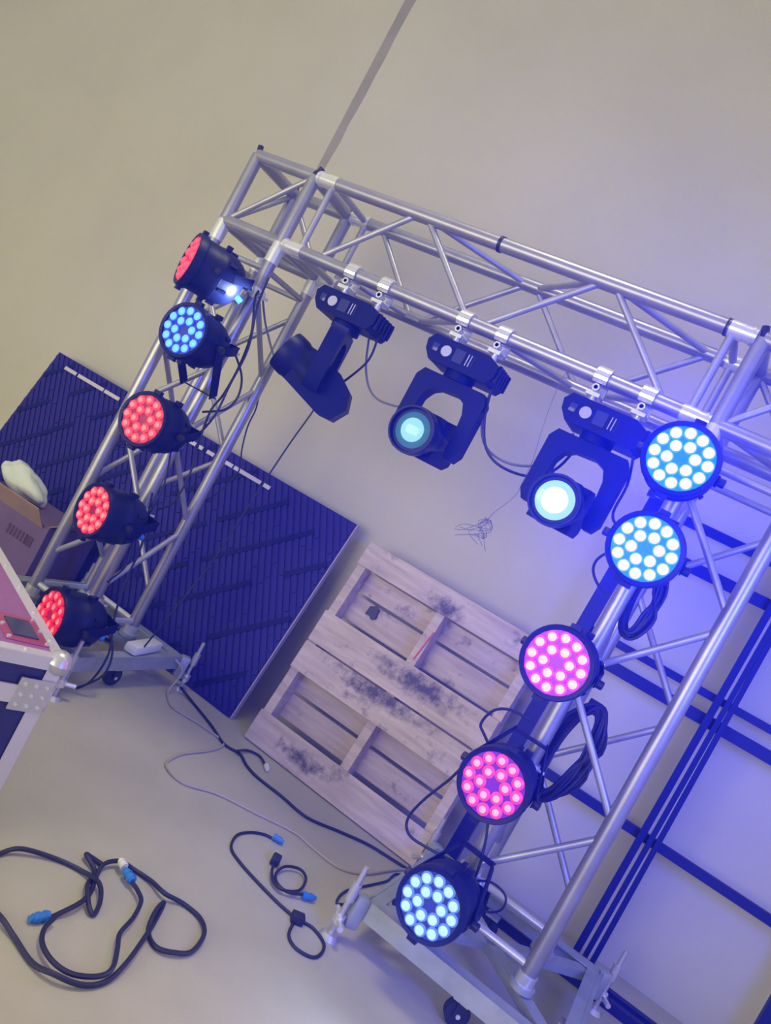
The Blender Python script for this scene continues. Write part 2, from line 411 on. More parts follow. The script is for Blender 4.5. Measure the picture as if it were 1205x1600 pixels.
def clamp_at(dy):
    b = BM(); c = Vector((0, dy, .030))
    lathe(b, [(-.022, CR + .010), (.022, CR + .010), (.022, CR + .0006), (-.022, CR + .0006), (-.022, CR + .010)], 'Z', 20, False, False, c)
    box(b, c + Vector((.042, -.008, 0)), (.026, .016, .030), None, .003)
    tube(b, c + Vector((.046, -.03, 0)), c + Vector((.046, .03, 0)), .006, 8)
    tube(b, c + Vector((0, -CR - .03, 0)), c + Vector((0, -CR - .006, 0)), .014, 10)
    return b
PLATE, PLATEME = {}, {}
def par(label, face, key, colors, chord_x, yaw=0.0, beam=None, stand=False, glow=None):
    # origin of the thing is the middle of the front face; it looks along its own -Y
    t = thing('par_light', label, 'par light', face, yaw, 'LED par cans on the truss towers')
    hd = link('housing', shared(housing), M['black2'], t)
    fp = PLATE.get(key)
    if fp is None:                                      # lens bloom between the LEDs, put in as plate emission
        fp = PLATE[key] = mat('plate_bloom_' + key, (.01, .012, .05), .3, emit=glow or (0, 0, 0), es=1.0 if glow else 0)
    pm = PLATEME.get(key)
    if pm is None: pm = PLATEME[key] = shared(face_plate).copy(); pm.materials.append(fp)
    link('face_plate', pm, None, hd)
    me = led_mesh(key, *colors)
    for n, r, a0 in ((12, .0705, .12), (6, .036, .3)):
        for k in range(n):
            a = a0 + 2 * math.pi * k / n
            link('led_lens', me, None, t, (math.cos(a) * r, .001, math.sin(a) * r))
    link('yoke', shared(yoke), M['black'], t); None
    if stand: link('stand_bracket', shared(stand_bracket if stand is True else stand_up), M['black'], t)
    for s_ in (-1, 1): link('knob', shared(knob), M['bolt'], t, (s_ * .117, .085, 0))
    dy = -face[1]
    # clamp sits on the tower chord, expressed in the turned frame of the lamp
    cl = obj('clamp', clamp_at(0), M['bright'], t)
    off = Matrix.Rotation(-yaw, 3, 'Z') @ Vector((chord_x - face[0], dy, 0)); cl.location = off
    cl.rotation_euler = (0, 0, -yaw)
    obj('clamp_arm', bar(BM(), (0, .222, .030), off + Vector((0, -CR * .9, .030)), .030, .010), M['black'], t)
    obj('power_socket', tube(BM(), (.03, .20, -.03), (.035, .228, -.04), .012, 10), M['plug_blue'], t)
    if beam:
        lo = lamp('par_beam', 'SPOT', Vector(face) + Matrix.Rotation(yaw, 3, 'Z') @ Vector((0, -.03, 0)), Vector(face) + Matrix.Rotation(yaw, 3, 'Z') @ Vector((0, -1, 0)),
                  beam[0], beam[1], spot_size=math.radians(beam[2]), spot_blend=1.0, shadow_soft_size=.07)
    return t
RED = ((1.0, .27, .25), (1.0, .001, .030), 1.0, .95, .0100)
CRIM = ((1.0, .05, .16), (1.0, .001, .060), 1.0, .9, .0105)
CYAN = ((.16, .78, 1.0), (.0, .06, 1.0), 1.0, 1.0, .0142)
YEL = ((1.0, .93, .0), (.01, .44, 1.0), 1.0, 1.0)
MAG = ((1.0, .80, .55), (1.0, .012, .85), 1.0, 1.0, .0125)
PINK = ((1.0, .50, .66), (1.0, .0, .38), 1.0, .95, .0098)
WHT = ((.55, .95, 1.0), (.08, .26, 1.0), 1.0, .9, .0135)
PB = (.02, .06, 1.0)
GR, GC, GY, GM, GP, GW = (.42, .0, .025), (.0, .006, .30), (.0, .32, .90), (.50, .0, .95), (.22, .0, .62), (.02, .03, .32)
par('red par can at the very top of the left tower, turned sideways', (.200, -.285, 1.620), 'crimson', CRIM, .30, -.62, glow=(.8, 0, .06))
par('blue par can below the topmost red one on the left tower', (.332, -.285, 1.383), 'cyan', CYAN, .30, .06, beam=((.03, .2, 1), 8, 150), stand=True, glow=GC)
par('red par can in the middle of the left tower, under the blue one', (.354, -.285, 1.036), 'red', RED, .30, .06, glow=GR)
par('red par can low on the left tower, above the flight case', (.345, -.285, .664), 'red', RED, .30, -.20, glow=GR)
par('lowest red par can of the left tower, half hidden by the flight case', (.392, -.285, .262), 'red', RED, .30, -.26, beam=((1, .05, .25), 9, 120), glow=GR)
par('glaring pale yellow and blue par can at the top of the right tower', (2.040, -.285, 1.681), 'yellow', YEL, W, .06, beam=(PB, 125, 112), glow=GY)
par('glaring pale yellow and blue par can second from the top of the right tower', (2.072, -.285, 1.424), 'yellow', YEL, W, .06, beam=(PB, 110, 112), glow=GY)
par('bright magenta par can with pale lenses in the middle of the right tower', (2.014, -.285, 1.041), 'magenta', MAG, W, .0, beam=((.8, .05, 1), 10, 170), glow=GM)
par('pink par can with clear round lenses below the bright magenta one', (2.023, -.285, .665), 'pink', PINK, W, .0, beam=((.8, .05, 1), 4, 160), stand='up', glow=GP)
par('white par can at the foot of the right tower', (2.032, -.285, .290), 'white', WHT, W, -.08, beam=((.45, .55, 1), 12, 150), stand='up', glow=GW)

# ------------------------------------------------------------------ moving heads
def mh_base():
    b = prism(BM(), [(-.130, -.150), (-.138, -.118), (-.118, -.092), (.095, -.092), (.138, -.112), (.138, -.152), (.118, -.180), (-.105, -.180)], -.075, .075)
    return b
def mh_yoke():
    out = [(-.120, -.455), (-.137, -.425), (-.137, -.300), (-.137, -.235), (-.118, -.205), (-.04, -.205), (.04, -.205), (.118, -.205), (.137, -.235), (.137, -.300), (.137, -.425), (.120, -.455)]
    inn = [(-.093, -.455), (-.086, -.425), (-.086, -.340), (-.084, -.300), (-.070, -.268), (-.040, -.250), (.030, -.246), (.066, -.262), (.082, -.298), (.086, -.340), (.086, -.425), (.093, -.455)]
    b = BM(); V = [[b.verts.new((x, y, z)) for x, z in L_] for y in (-.030, .030) for L_ in (out, inn)]
    fo, fi, bo, bi = V
    for k in range(len(out) - 1):
        b.faces.new((fo[k], fo[k + 1], fi[k + 1], fi[k])); b.faces.new((bo[k], bi[k], bi[k + 1], bo[k + 1]))
        b.faces.new((fo[k], bo[k], bo[k + 1], fo[k + 1])); b.faces.new((fi[k], fi[k + 1], bi[k + 1], bi[k]))
    for k in (0, -1): b.faces.new((fo[k], fi[k], bi[k], bo[k]))
    lathe(b, [(-.206, .055), (-.178, .055)], 'Z', 22)
    return b
def mh_head():
    return lathe(BM(), [(-.150, .070), (-.168, .0735), (-.168, .0795), (-.150, .0815), (-.118, .0815), (-.110, .078), (-.060, .076), (.02, .072), (.070, .068), (.105, .058), (.120, .044), (.122, .02)], 'Y', 32)
def mh_fins():
    b = BM()
    for k in range(5): box(b, (.139 , -.055 + k * .0275, -.135), (.012, .014, .060 ), None, .002)
    return b
LENSC = mat('beam_lens_dim', (.05, .12, .14), .06, emit=(.42, .93, .95), es=.85)
LENSD = mat('beam_lens_rim', (.03, .09, .11), .08, emit=(.03, .15, .20), es=.8)
LENSB = mat('beam_lens_glare', (.3, .3, .2), .1, emit=(1.0, .98, .60), es=1.0)
LENSE = mat('beam_lens_glow', (.1, .2, .25), .1, emit=(.42, .80, .80), es=.95)
def moving_head(label, x, pan, hpan, tilt, lens, beamspec=None):
    t = thing('moving_head', label, 'moving head', (x, 0, ZL), 0, 'moving head beam lamps under the beam')
    bs = link('base', shared(mh_base), M['black'], t, smooth=False)
    link('heat_fin', shared(mh_fins), M['black2'], bs)
    obj('display', box(BM(), (-.005, -.0765, -.135), (.040, .003, .046), None, .001), M['screen'], bs, smooth=False)
    obj('sticker', tube(BM(), (-.055, -.0758, -.135), (-.055, -.0785, -.135), .019, 20), M['label_grey'], bs)
    obj('socket', box(BM(), (-.098, -.0765, -.135), (.026, .003, .030), None, .003), M['screen'], bs)
    for k in range(3): obj('button', box(BM(), (.028 + k * .011, -.077, -.135), (.003, .003, .040), None), M['label_grey'] if k < 2 else M['screen'], bs)
    for s in (-.077, .077):                               # hook clamps over the lower front chord
        c = BM()
        arc = [(math.cos(a) * (CR + .005), math.sin(a) * (CR + .005)) for a in [math.radians(-40 + 22 * i) for i in range(13)]]
        for (y0, z0), (y1, z1) in zip(arc, arc[1:]): bar(c, (s, y0, z0), (s, y1, z1), .046, .009, up=(0, (y0 + y1), (z0 + z1)))
        box(c, (s, CR + .006, -.038), (.046, .010, .055)); box(c, (s, 0, -.062), (.046, .060, .012))
        tube(c, (s, -.034, -.040), (s, .01, -.040), .007, 8); tube(c, (s, -.034, -.04), (s, -.012, -.04), .013, 6)
        tube(c, (s, 0, -.092), (s, 0, -.06), .012, 10)
        obj('hook_clamp', c, M['bright'], t)
    yk = link('yoke', shared(mh_yoke), M['black'], t); yk.rotation_euler = (0, 0, pan)
    hd = link('head', shared(mh_head), M['black2'], t, (0, 0, -.415)); hd.rotation_euler = (tilt, 0, hpan)
    # stepped rear cover on the head
    prof = [(-.085, .076), (.050, .080), (.120, .058), (.155, .005), (.140, -.060), (.085, -.080), (-.085, -.076)]
    obj('rear_cover', prism(BM(), prof, -.070, .070, lambda v: Vector((v.y, v.x, v.z))), M['black'], hd, smooth=False)
    obj('vent_cap', box(BM(), (0, -.045, .072), (.085, .08, .016), None, .005), M['black2'], hd)
    obj('lens_glass', lathe(BM(), [(-.1445, .0735), (-.1500, .060), (-.1545, .040)], 'Y', 30, True, False), lens[1], hd)
    obj('lens_core', lathe(BM(), [(-.1545, .040), (-.1590, .028), (-.1610, .010)], 'Y', 30, False, True), lens[0], hd)
    if beamspec:
        d = Matrix.Rotation(hpan, 3, 'Z') @ Matrix.Rotation(tilt, 3, 'X') @ Vector((0, -1, 0)); p = Vector((x, 0, ZL - .415)) + d * .175
        lamp('head_beam', 'SPOT', p, p + d, beamspec[0], beamspec[1], spot_size=math.radians(beamspec[2]), spot_blend=.6, shadow_soft_size=.03)
    return t
moving_head('moving head at the left end of the beam, seen from behind, lens turned away', .742, math.radians(-66), math.radians(-66), math.radians(-18), (LENSC, LENSD), ((.75, .95, 1.0), 110, 27))
moving_head('moving head in the middle of the beam with a dim pale blue lens', 1.235, math.radians(2), math.radians(3), math.radians(4), (LENSC, LENSD))
moving_head('moving head nearest the right tower with a glaring lens', 1.752, math.radians(2), math.radians(4), math.radians(3), (LENSB, LENSE), ((.75, .9, 1.0), 5, 60))

# ------------------------------------------------------------------ pallet leaning on the wall
LEAN = math.radians(12)
def leaning(name, label, cat, x, y):
    t = thing(name, label, cat, (x, y, 0)); t.rotation_euler = (-LEAN, 0, 0); return t
PW, PH = .89, 1.0
t = leaning('wooden_pallet', 'worn wooden pallet leaning on the wall beside the dark sheet', 'pallet', .905, .535)
t.location.z = 0.002
random.seed(3)
def board(x0, x1, z0, z1, y, th=.018, name='board', m='wood'):
    b = BM(); n = 7; A = []
    jit = [random.uniform(-.004, .004) for _ in range(4)]
    box(b, (0, 0, 0), (x1 - x0, th, z1 - z0), None, .002)
    for v in b.verts: v.co.z += jit[0] * (v.co.x > 0) + (random.uniform(-.0015, .0015)); v.co.x += jit[1] * (v.co.z > 0)
    o = obj(name, b, M[m], t, ((x0 + x1) / 2, y, (z0 + z1) / 2), smooth=False); return o
for z0, z1, m in ((.888, 1.0, 'wood_d'), (.495, .640, 'wood_a'), (.357, .487, 'wood_b'), (.005, .140, 'wood_c')): board(0, PW, z0, z1, .009, m=m)
for z0, z1 in ((.905, 1.0), (.790, .890), (.655, .775), (.525, .640), (.395, .510), (.272, .380), (.150, .258), (.005, .120)): board(0, PW, z0, z1, .111, .016, 'deck_board')
for x0 in (0, PW / 2 - .02, PW - .042): 
    b = BM(); box(b, (0, 0, 0), (.042, .084, PH - .006), None, .002)
    obj('stringer', b, M['wood'], t, (x0 + .021, .0605, PH / 2), smooth=False)
obj('red_strap', box(BM(), (PW / 2 + .012, .016, .735), (.006, .004, .14), Matrix.Rotation(.10, 3, 'Y')), M['red'], t, smooth=False)
obj('tape_scrap', prism(BM(), [(.13, .76), (.155, .775), (.175, .765), (.182, .725), (.165, .712), (.15, .722), (.128, .72)], .088, .102), M['bolt'], t, smooth=False)
# ------------------------------------------------------------------ dark ribbed sheet leaning on the wall
t = leaning('ribbed_sheet', 'big dark ribbed sheet leaning on the wall behind the left tower', 'sheet', -1.40, .600)
t.location.z = .002
SW, SH = 2.175, 1.03
obj('sheet', box(BM(), (SW / 2, .014, SH / 2), (SW, .020, SH)), M['panel'], t, smooth=False)
def clip(p, d, w, h):
    t0, t1 = -9e9, 9e9
    for a, b, m in ((p[0], d[0], w), (p[1], d[1], h)):
        if abs(b) < 1e-9:
            if a < 0 or a > m: return None
            continue
        u, v = (0 - a) / b, (m - a) / b
        if u > v: u, v = v, u
        t0, t1 = max(t0, u), min(t1, v)
    return (t0, t1) if t1 - t0 > .03 else None
ang = math.radians(-56); d = (math.cos(ang), math.sin(ang)); nrm = (-d[1], d[0])
rb = BM(); k = -1.0
bands = []
while k < 2.6:
    p = (nrm[0] * k + d[0] * 0, nrm[1] * k); c = clip((p[0] - .012, p[1] - .012), d, SW - .024, SH - .024)
    if c:
        u = c[0]
        while u < c[1] - .02:
            v = min(c[1], u + random.uniform(.15, .5))
            a = Vector((p[0] + d[0] * u, -.0005, p[1] + d[1] * u)); e = Vector((p[0] + d[0] * v, -.0005, p[1] + d[1] * v))
            if (e - a).length > .02: bar(rb, a, e, .022, .006, up=(0, -1, 0))
            u = v + .006
    k += .0335
o = obj('rib', rb, M['panel'], t, smooth=False); o['kind'] = 'stuff'
ang = math.radians(43); d2 = (math.cos(ang), math.sin(ang)); n2 = (-d2[1], d2[0]); k = -1.5
while k < 1.0:
    p = (n2[0] * k, n2[1] * k); c = clip((p[0] - .02, p[1] - .02), d2, SW - .04, SH - .04)
    if c:
        u = c[0] + random.uniform(-.2, .05)
        while u < c[1]:
            v = min(c[1], u + random.uniform(.25, .6)); u = max(u, c[0])
            if v - u > .05:
                a = Vector((p[0] + d2[0] * u, -.002, p[1] + d2[1] * u)); e = Vector((p[0] + d2[0] * v, -.002, p[1] + d2[1] * v))
                obj('band', bar(BM(), a, e, .026, .008, up=(0, -1, 0)), M['panel_band'], t, smooth=False)
            u = v + random.uniform(.06, .16)
    k += .185 + random.uniform(-.02, .03)
obj('edge_strip', box(BM(), (SW + .002, .012, SH / 2), (.006, .026, SH)), M['panel_edge'], t, smooth=False)
for x0, x1 in ((.12, .22), (.235, .45), (.46, .58), (1.02, 1.05), (1.06, 1.17), (1.185, 1.22), (1.25, 1.30), (1.36, 1.43), (1.44, 1.62), (1.63, 1.68)):
    obj('tape_strip', box(BM(), ((x0 + x1) / 2, -.0075, SH - .062), (x1 - x0, .003, .020)), M['tape'], t, smooth=False)

# ------------------------------------------------------------------ black steel frame by the wall
t = thing('steel_frame', 'tall black steel frame of crossed bars behind the right tower', 'steel frame', (1.885, .78, 0))
def fbar(name, a, b, w, h): obj(name, bar(BM(), a, b, w, h, up=(0, 0, 1) if abs(b[0] - a[0]) > .3 else (0, 1, 0)), M['frame'], t, smooth=False)
fbar('upright', (-.025, 0, 0), (.010, 0, 1.70), .058, .04)
for x, w, dx in ((.549, .026, .004), (.584, .019, .002), (.615, .019, -.012)): fbar('upright', (x - .002, 0, 0), (x + dx, 0, 1.70), w, .036)
fbar('upright', (1.175, 0, 0), (1.175, 0, 1.70), .06, .04)
for z, h in ((1.672, .036), (1.520, .046), (1.119, .030), (1.030, .046), (.533, .036)): fbar('crossbar', (-.02, .03, z), (1.40, .03, z), .024, h)
for y in (-.175, -.105): fbar('floor_rail', (.02, y, .018), (1.40, y, .018), .030, .034)
for x in (.584, 1.175): obj('foot', box(BM(), (x, -.075, .018), (.04, .17, .03)), M['frame'], t, smooth=False)

# ------------------------------------------------------------------ flight case
ex = Vector((-.916, .401, 0)).normalized(); CZ = .505
cang = math.atan2(ex.y, ex.x)
t = thing('flight_case', 'flight case with pink-lit lid and metal edges at the left', 'flight case', (1.098, -.957, 0), cang)
# local +x runs back-left along the side edge, local +y runs along the edge towards the camera
CL, CWd = 1.0, .75
obj('body', box(BM(), (CL / 2, CWd / 2, .205), (CL - .01, CWd - .01, .40)), M['case'], t, smooth=False)
ld_ = obj('lid', box(BM(), (CL / 2, CWd / 2, .458), (CL - .01, CWd - .01, .085)), M['case'], t, smooth=False)
obj('lid_panel', box(BM(), (CL / 2, CWd / 2, .5015), (CL - .05, CWd - .05, .003)), M['case_top'], ld_, smooth=False)
def angle_edge(name, a, b, n1, n2, par, w=.032, th=.003):
    m = BM(); a = Vector(a); b = Vector(b); n1 = Vector(n1); n2 = Vector(n2)
    bar(m, a + n1 * w / 2, b + n1 * w / 2, w, th, up=n2); bar(m, a + n2 * w / 2, b + n2 * w / 2, w, th, up=n1)
    obj(name, m, M['case_alu'], par, smooth=False)
for (y, ny) in ((0, 1), (CWd, -1)): angle_edge('edge_profile', (0, y, .503), (CL, y, .503), (0, ny, 0), (0, 0, -1), ld_)
for (x, nx) in ((0, 1), (CL, -1)): angle_edge('edge_profile', (x, 0, .503), (x, CWd, .503), (nx, 0, 0), (0, 0, -1), ld_)
for x, nx in ((0, 1), (CL, -1)):
    for y, ny in ((0, 1), (CWd, -1)):
        angle_edge('corner_profile', (x, y, 0), (x, y, .50), (nx, 0, 0), (0, ny, 0), t, .036)
        lathe(b := BM(), [(-.030, .012), (-.022, .024), (0, .032), (.022, .024), (.030, .012)], 'Z', 14); obj('ball_corner', b, M['steel'], ld_, (x + nx * .012, y + ny * .012, .490))
for y in (-.001, CWd + .001): obj('seam_profile', box(BM(), (CL / 2, y, .398), (CL, .006, .046)), M['case_alu'], t, smooth=False)
for x in (-.001, CL + .001): obj('seam_profile', box(BM(), (x, CWd / 2, .398), (.006, CWd, .046)), M['case_alu'], t, smooth=False)
# corner brace with rivets on the near corner
cb = obj('corner_brace', box(box(BM(), (-.0055, .045, .402), (.004, .085, .085)), (.045, -.0055, .402), (.085, .004, .085)), M['steel'], t, smooth=False)
for iy in range(3):
    for iz in range(3):
        obj('rivet', tube(BM(), (-.007, .018 + iy * .027, .375 + iz * .027), (-.011, .018 + iy * .027, .375 + iz * .027), .0045, 8), M['bright'], cb)
# recessed butterfly latch dish set in the lid
lt = obj('latch_dish', box(BM(), (.13, .085, .5045), (.15, .11, .004), None, .002), mat('latch_plate', (.55, .10, .22), .3, .5), ld_, smooth=False)
obj('latch', box(BM(), (.13, .085, .5075), (.10, .065, .004), None, .001), M['screen'], lt, smooth=False)
for a in (-.068, 0, .068):
    for c in (-.048, .048): obj('rivet', tube(BM(), (.13 + a, .085 + c, .506), (.13 + a, .085 + c, .5115), .0055, 8), M['bright'], lt)
for k in range(5): obj('rivet', tube(BM(), (.10 + k * .16, .016, .504), (.10 + k * .16, .016, .509), .005, 8), M['bright'], ld_)
for k in range(4): obj('rivet', tube(BM(), (.016, .10 + k * .15, .504), (.016, .10 + k * .15, .509), .005, 8), M['bright'], ld_)
obj('logo_print', box(BM(), (-.0055, .235, .225), (.003, .06, .05), None, .001), M['plug_white'], t, smooth=False)

# ------------------------------------------------------------------ cartons and bag
t = thing('cardboard_box', 'brown cardboard box with open flaps behind the flight case', 'box', (-.80, .12, 0), .10)
obj('body', box(BM(), (.27, .20, .175), (.54, .34, .35)), M['carton'], t, smooth=False)
obj('flap', box(BM(), (.26, -.015, .380), (.50, .004, .12), Matrix.Rotation(.75, 3, 'X')), M['card'], t, smooth=False)
obj('flap', box(BM(), (.565, .20, .375), (.004, .32, .10), Matrix.Rotation(1.0, 3, 'Y')), M['card'], t, smooth=False)
for k in range(7): obj('print_mark', box(BM(), (.34 + k * .022, .0285, .25), (.011 if k < 6 else .04, .002, .045)), M['card_dark'], t, smooth=False)
t = tag(obj('plastic_bag', BM(), None), 'crumpled white plastic bag on the cardboard box', 'bag')
b = BM(); bmesh.ops.create_icosphere(b, subdivisions=4, radius=.13)
for v in b.verts:
    n = v.co.normalized(); q = 1 + .22 * math.sin(n.x * 4 + n.z * 3) * math.cos(n.y * 4 - n.x * 2) + .07 * abs(math.sin(n.z * 6 + n.x * 7 + n.y * 5))
    v.co = Vector((n.x * 1.5, n.y * .9, n.z * .55)) * .095 * q
b.to_mesh(t.data); b.free(); t.data.materials.append(M['bag']); t.data.shade_smooth(); t.location = (-.66, .34, .420); t.rotation_euler = (0, .25, 0)

# ------------------------------------------------------------------ cables on the floor
def cable(name, label, pts, r, m, cat='cable', group=None, z=None):
    P = [(p[0], p[1], (z if z is not None else r) if len(p) == 2 else p[2]) for p in pts]
    return tag(obj(name, sweep(BM(), P, r, 7, 5), m), label, cat, group)
def plug(parent, a, b, r, m, name='plug'):
    a = Vector(a); b = Vector(b); d = (b - a)
    bmx = tube(BM(), a, b, r, 12); tube(bmx, a + d * .15, a + d * .30, r * 1.2, 12); tube(bmx, a + d * .62, a + d * .72, r * 1.18, 12)
    tube(bmx, b, b + d * .22, r * .7, 12)
    return obj(name, bmx, m, parent)
loopA = [(1.397,-.953),(1.399,-.882),(1.376,-.814),(1.335,-.754),(1.310,-.706),(1.321,-.655),(1.355,-.625),(1.409,-.614),(1.470,-.626),(1.511,-.588),(1.573,-.584),(1.621,-.626),(1.644,-.702),(1.626,-.759),(1.587,-.782),(1.539,-.759),(1.505,-.703),(1.487,-.642),(1.523,-.717),(1.554,-.791),(1.593,-.899),(1.605,-.973),(1.586,-1.033),(1.539,-1.075),(1.485,-1.084),(1.409,-1.073),(1.357,-1.072),(1.284,-1.063),(1.226,-1.039),(1.186,-.992),(1.170,-.935),(1.182,-.884),(1.235,-.812),(1.296,-.775),(1.360,-.776),(1.408,-.809),(1.435,-.854),(1.412,-.853),(1.366,-.820),(1.342,-.788),(1.315,-.740),(1.263,-.730),(1.267,-.710),(1.306,-.702)]
c = cable('power_cable', 'thick black cable looped on the floor at the lower left', [(x, y, .007 + .006 * (math.sin(i * 1.7) + 1) * (i % 3 > 0)) for i, (x, y) in enumerate(loopA)], .0062, M['cable'])
plug(c, (1.394, -.965, .012), (1.385, -1.005, .012), .011, M['plug_blue'])
loopC = [(1.410,-.964),(1.428,-1.011),(1.465,-1.044),(1.515,-1.054),(1.560,-1.038),(1.592,-.990),(1.590,-.944),(1.553,-.892),(1.519,-.850),(1.495,-.778),(1.462,-.715),(1.426,-.692),(1.396,-.684)]
c = cable('power_cable', 'black cable curving inside the big floor loop, ending in a blue and white plug', [(x, y, .018) for x, y in loopC], .0060, M['cable'])
plug(c, (1.398, -.684, .022), (1.362, -.676, .022), .011, M['plug_blue']); plug(c, (1.350, -.672, .026), (1.328, -.664, .026), .010, M['plug_white'], 'plug_tip')
cord1 = [(1.429,.006),(1.402,-.011),(1.374,-.062),(1.368,-.132),(1.406,-.213),(1.474,-.245),(1.574,-.265),(1.659,-.275),(1.718,-.271),(1.769,-.253),(1.826,-.279),(1.843,-.337),(1.830,-.373),(1.785,-.388),(1.745,-.362),(1.721,-.295)]
c = cable('extension_lead', 'thin black cord with a wide bend and a blue plug at its far end', cord1, .0048, M['cable'])
plug(c, (1.430, .008, .012), (1.462, .018, .012), .010, M['plug_blue']); obj('adapter_block', box(BM(), (1.722, -.282, .014), (.040, .034, .026), Matrix.Rotation(.6, 3, 'Z'), .004), M['rubber'], c)
cord2 = [(1.526,-.128),(1.548,-.177),(1.584,-.218),(1.623,-.221),(1.649,-.160),(1.629,-.081),(1.589,-.052),(1.556,-.100),(1.561,-.169),(1.593,-.212),(1.634,-.210),(1.667,-.168)]
c = cable('extension_lead', 'short coiled cord with a mains plug and a blue plug', [(x, y, .014 + .002 * (i % 2)) for i, (x, y) in enumerate(cord2)], .0048, M['cable'])
plug(c, (1.668, -.166, .014), (1.694, -.136, .014), .010, M['plug_blue'])
mp_ = obj('mains_plug', box(BM(), (1.518, -.108, .016), (.030, .042, .028), Matrix.Rotation(.35, 3, 'Z'), .006), M['rubber'], c)
for s in (-1, 1): obj('prong', box(BM(), (1.506 + s * .009, -.076 + s * .003, .018), (.007, .030, .004), Matrix.Rotation(.35, 3, 'Z')), M['bright'], mp_)
beige = [(.490,.430,.135),(.535,.455,.10),(.545,.42,.03),(.564,.391,.007),(.656,.324),(.780,.356),(.899,.369),(.939,.332),(.951,.214),(.942,.062),(.967,-.053),(1.016,-.096),(1.093,-.092),(1.174,.0),(1.308,.071),(1.443,.142),(1.534,.140),(1.644,.149),(1.713,.235),(1.755,.386),(1.787,.48),(1.834,.516)]
cable('mains_lead', 'beige lead wandering over the floor from the left base to the right tower', beige, .0050, M['cable_beige'])
black = [(.538,.500,.02),(.636,.485,.007),(.804,.419),(.929,.354),(1.005,.372),(1.072,.329),(1.148,.305),(1.274,.306),(1.406,.300),(1.518,.378),(1.620,.445),(1.719,.475),(1.781,.490),(1.83,.52)]
cable('mains_lead', 'black lead lying along the foot of the pallet', black, .0058, M['cable'])
c = cable('mains_lead', 'short black lead end curled at the pallet corner', [(1.000,.346,.02),(.997,.440,.008),(1.042,.470,.008),(1.105,.430,.008)], .0052, M['cable'])
plug(c, (1.105, .430, .012), (1.128, .405, .012), .009, M['plug_white'])
cable('mains_lead', 'thin black lead looped beside the front corner of the right base', [(1.774,.005),(1.746,-.050),(1.728,.047),(1.759,.200),(1.780,.302),(1.780,.400),(1.835,.440)], .0045, M['cable'])
t = tag(obj('power_strip', box(BM(), (0, 0, 0), (.062, .215, .042), None, .012), M['plug_white']), 'white power strip lying on the left base', 'power strip'); t.location = (.440, .250, .166); t.rotation_euler = (0, 0, .18)

# ------------------------------------------------------------------ cables on the rig
def rig(name, label, pts, r=.0045, m='cable'): return cable(name, label, pts, r, M[m])
rig('signal_cable', 'short black cable bowing beside the left moving head', [(.866,.02,1.700),(.878,.02,1.624),(.863,.02,1.565),(.800,.04,1.47)])
rig('signal_cable', 'grey cable sagging from the left moving head to the middle one', [(.805,.06,1.70),(.860,.06,1.581),(.925,.06,1.512),(1.000,.06,1.498),(1.10,.05,1.53),(1.19,.05,1.66)], .0042, 'cable_grey')
rig('signal_cable', 'grey cable hanging from the upper left corner to the left moving head', [(.245,.08,1.80),(.245,.08,1.718),(.306,.08,1.627),(.381,.08,1.543),(.500,.08,1.451),(.66,.06,1.45)], .0045, 'cable_grey')
rig('signal_cable', 'thin black cable dropping from the left moving head in front of the sheet', [(.70,.14,1.50),(.611,.28,1.373),(.586,.28,1.208),(.564,.28,1.020),(.542,.28,.801),(.520,.28,.608),(.49,.22,.30),(.47,.20,.152)], .0036)
rig('signal_cable', 'upper of two cables sagging between the middle and right moving heads', [(1.345,.03,1.70),(1.365,.03,1.600),(1.410,.03,1.525),(1.474,.03,1.497),(1.556,.03,1.504),(1.619,.06,1.554),(1.66,.06,1.68)], .0045, 'cable_grey')
rig('signal_cable', 'lower of two cables sagging between the middle and right moving heads', [(1.355,.0,1.70),(1.385,.0,1.594),(1.440,.0,1.506),(1.520,.0,1.473),(1.612,.05,1.494),(1.67,.06,1.56),(1.70,.05,1.68)], .0048)
rig('signal_cable', 'black cable from the right moving head to the right tower', [(1.865,.03,1.70),(1.895,.03,1.60),(1.899,.03,1.50),(1.935,.04,1.470),(2.01,.0,1.46)], .0045)
rig('signal_cable', 'black cable hanging from the blue par can to the red one below', [(.345,-.04,1.66),(.350,-.04,1.618),(.406,-.04,1.503),(.428,-.04,1.376),(.425,-.04,1.252),(.407,-.04,1.175),(.417,-.04,1.097)], .0045)
rig('signal_cable', 'long black cable slung down the inner side of the left tower', [(.350,-.03,1.72),(.382,-.05,1.599),(.435,-.05,1.443),(.438,-.05,1.295),(.442,-.05,1.160),(.405,-.05,1.034)], .0045)
rig('signal_cable', 'black cable bulging outward below the blue par can', [(.340,-.02,1.42),(.370,0,1.394),(.433,0,1.338),(.459,0,1.266),(.434,0,1.200),(.345,0,1.150)], .0045)
rig('signal_cable', 'thin black cable along the rear chord of the left tower', [(.30,.336,1.40),(.300,.338,1.32),(.318,.338,1.252),(.322,.338,1.175),(.350,.338,1.078),(.388,.338,.992),(.36,.34,.90),(.31,.338,.80)], .0034)
rig('signal_cable', 'black cable hanging straight down below the middle red par can', [(.42,-.05,1.12),(.445,-.06,1.041),(.475,-.06,.920),(.46,-.05,.80),(.40,-.04,.74)], .0042)
rig('signal_cable', 'black cable looping down beside the left tower base', [(.343,-.04,.785),(.413,-.04,.597),(.425,-.04,.464),(.456,-.04,.313),(.530,-.06,.183),(.530,-.08,.067),(.50,-.10,.02),(.54,-.04,.10),(.50,-.02,.20),(.40,-.03,.26)], .0045)
rig('signal_cable', 'thin black cable between the two lowest red par cans', [(.34,-.06,.98),(.390,-.06,.841),(.394,-.06,.722),(.383,-.06,.606),(.41,-.06,.50),(.36,-.05,.40)], .0038)
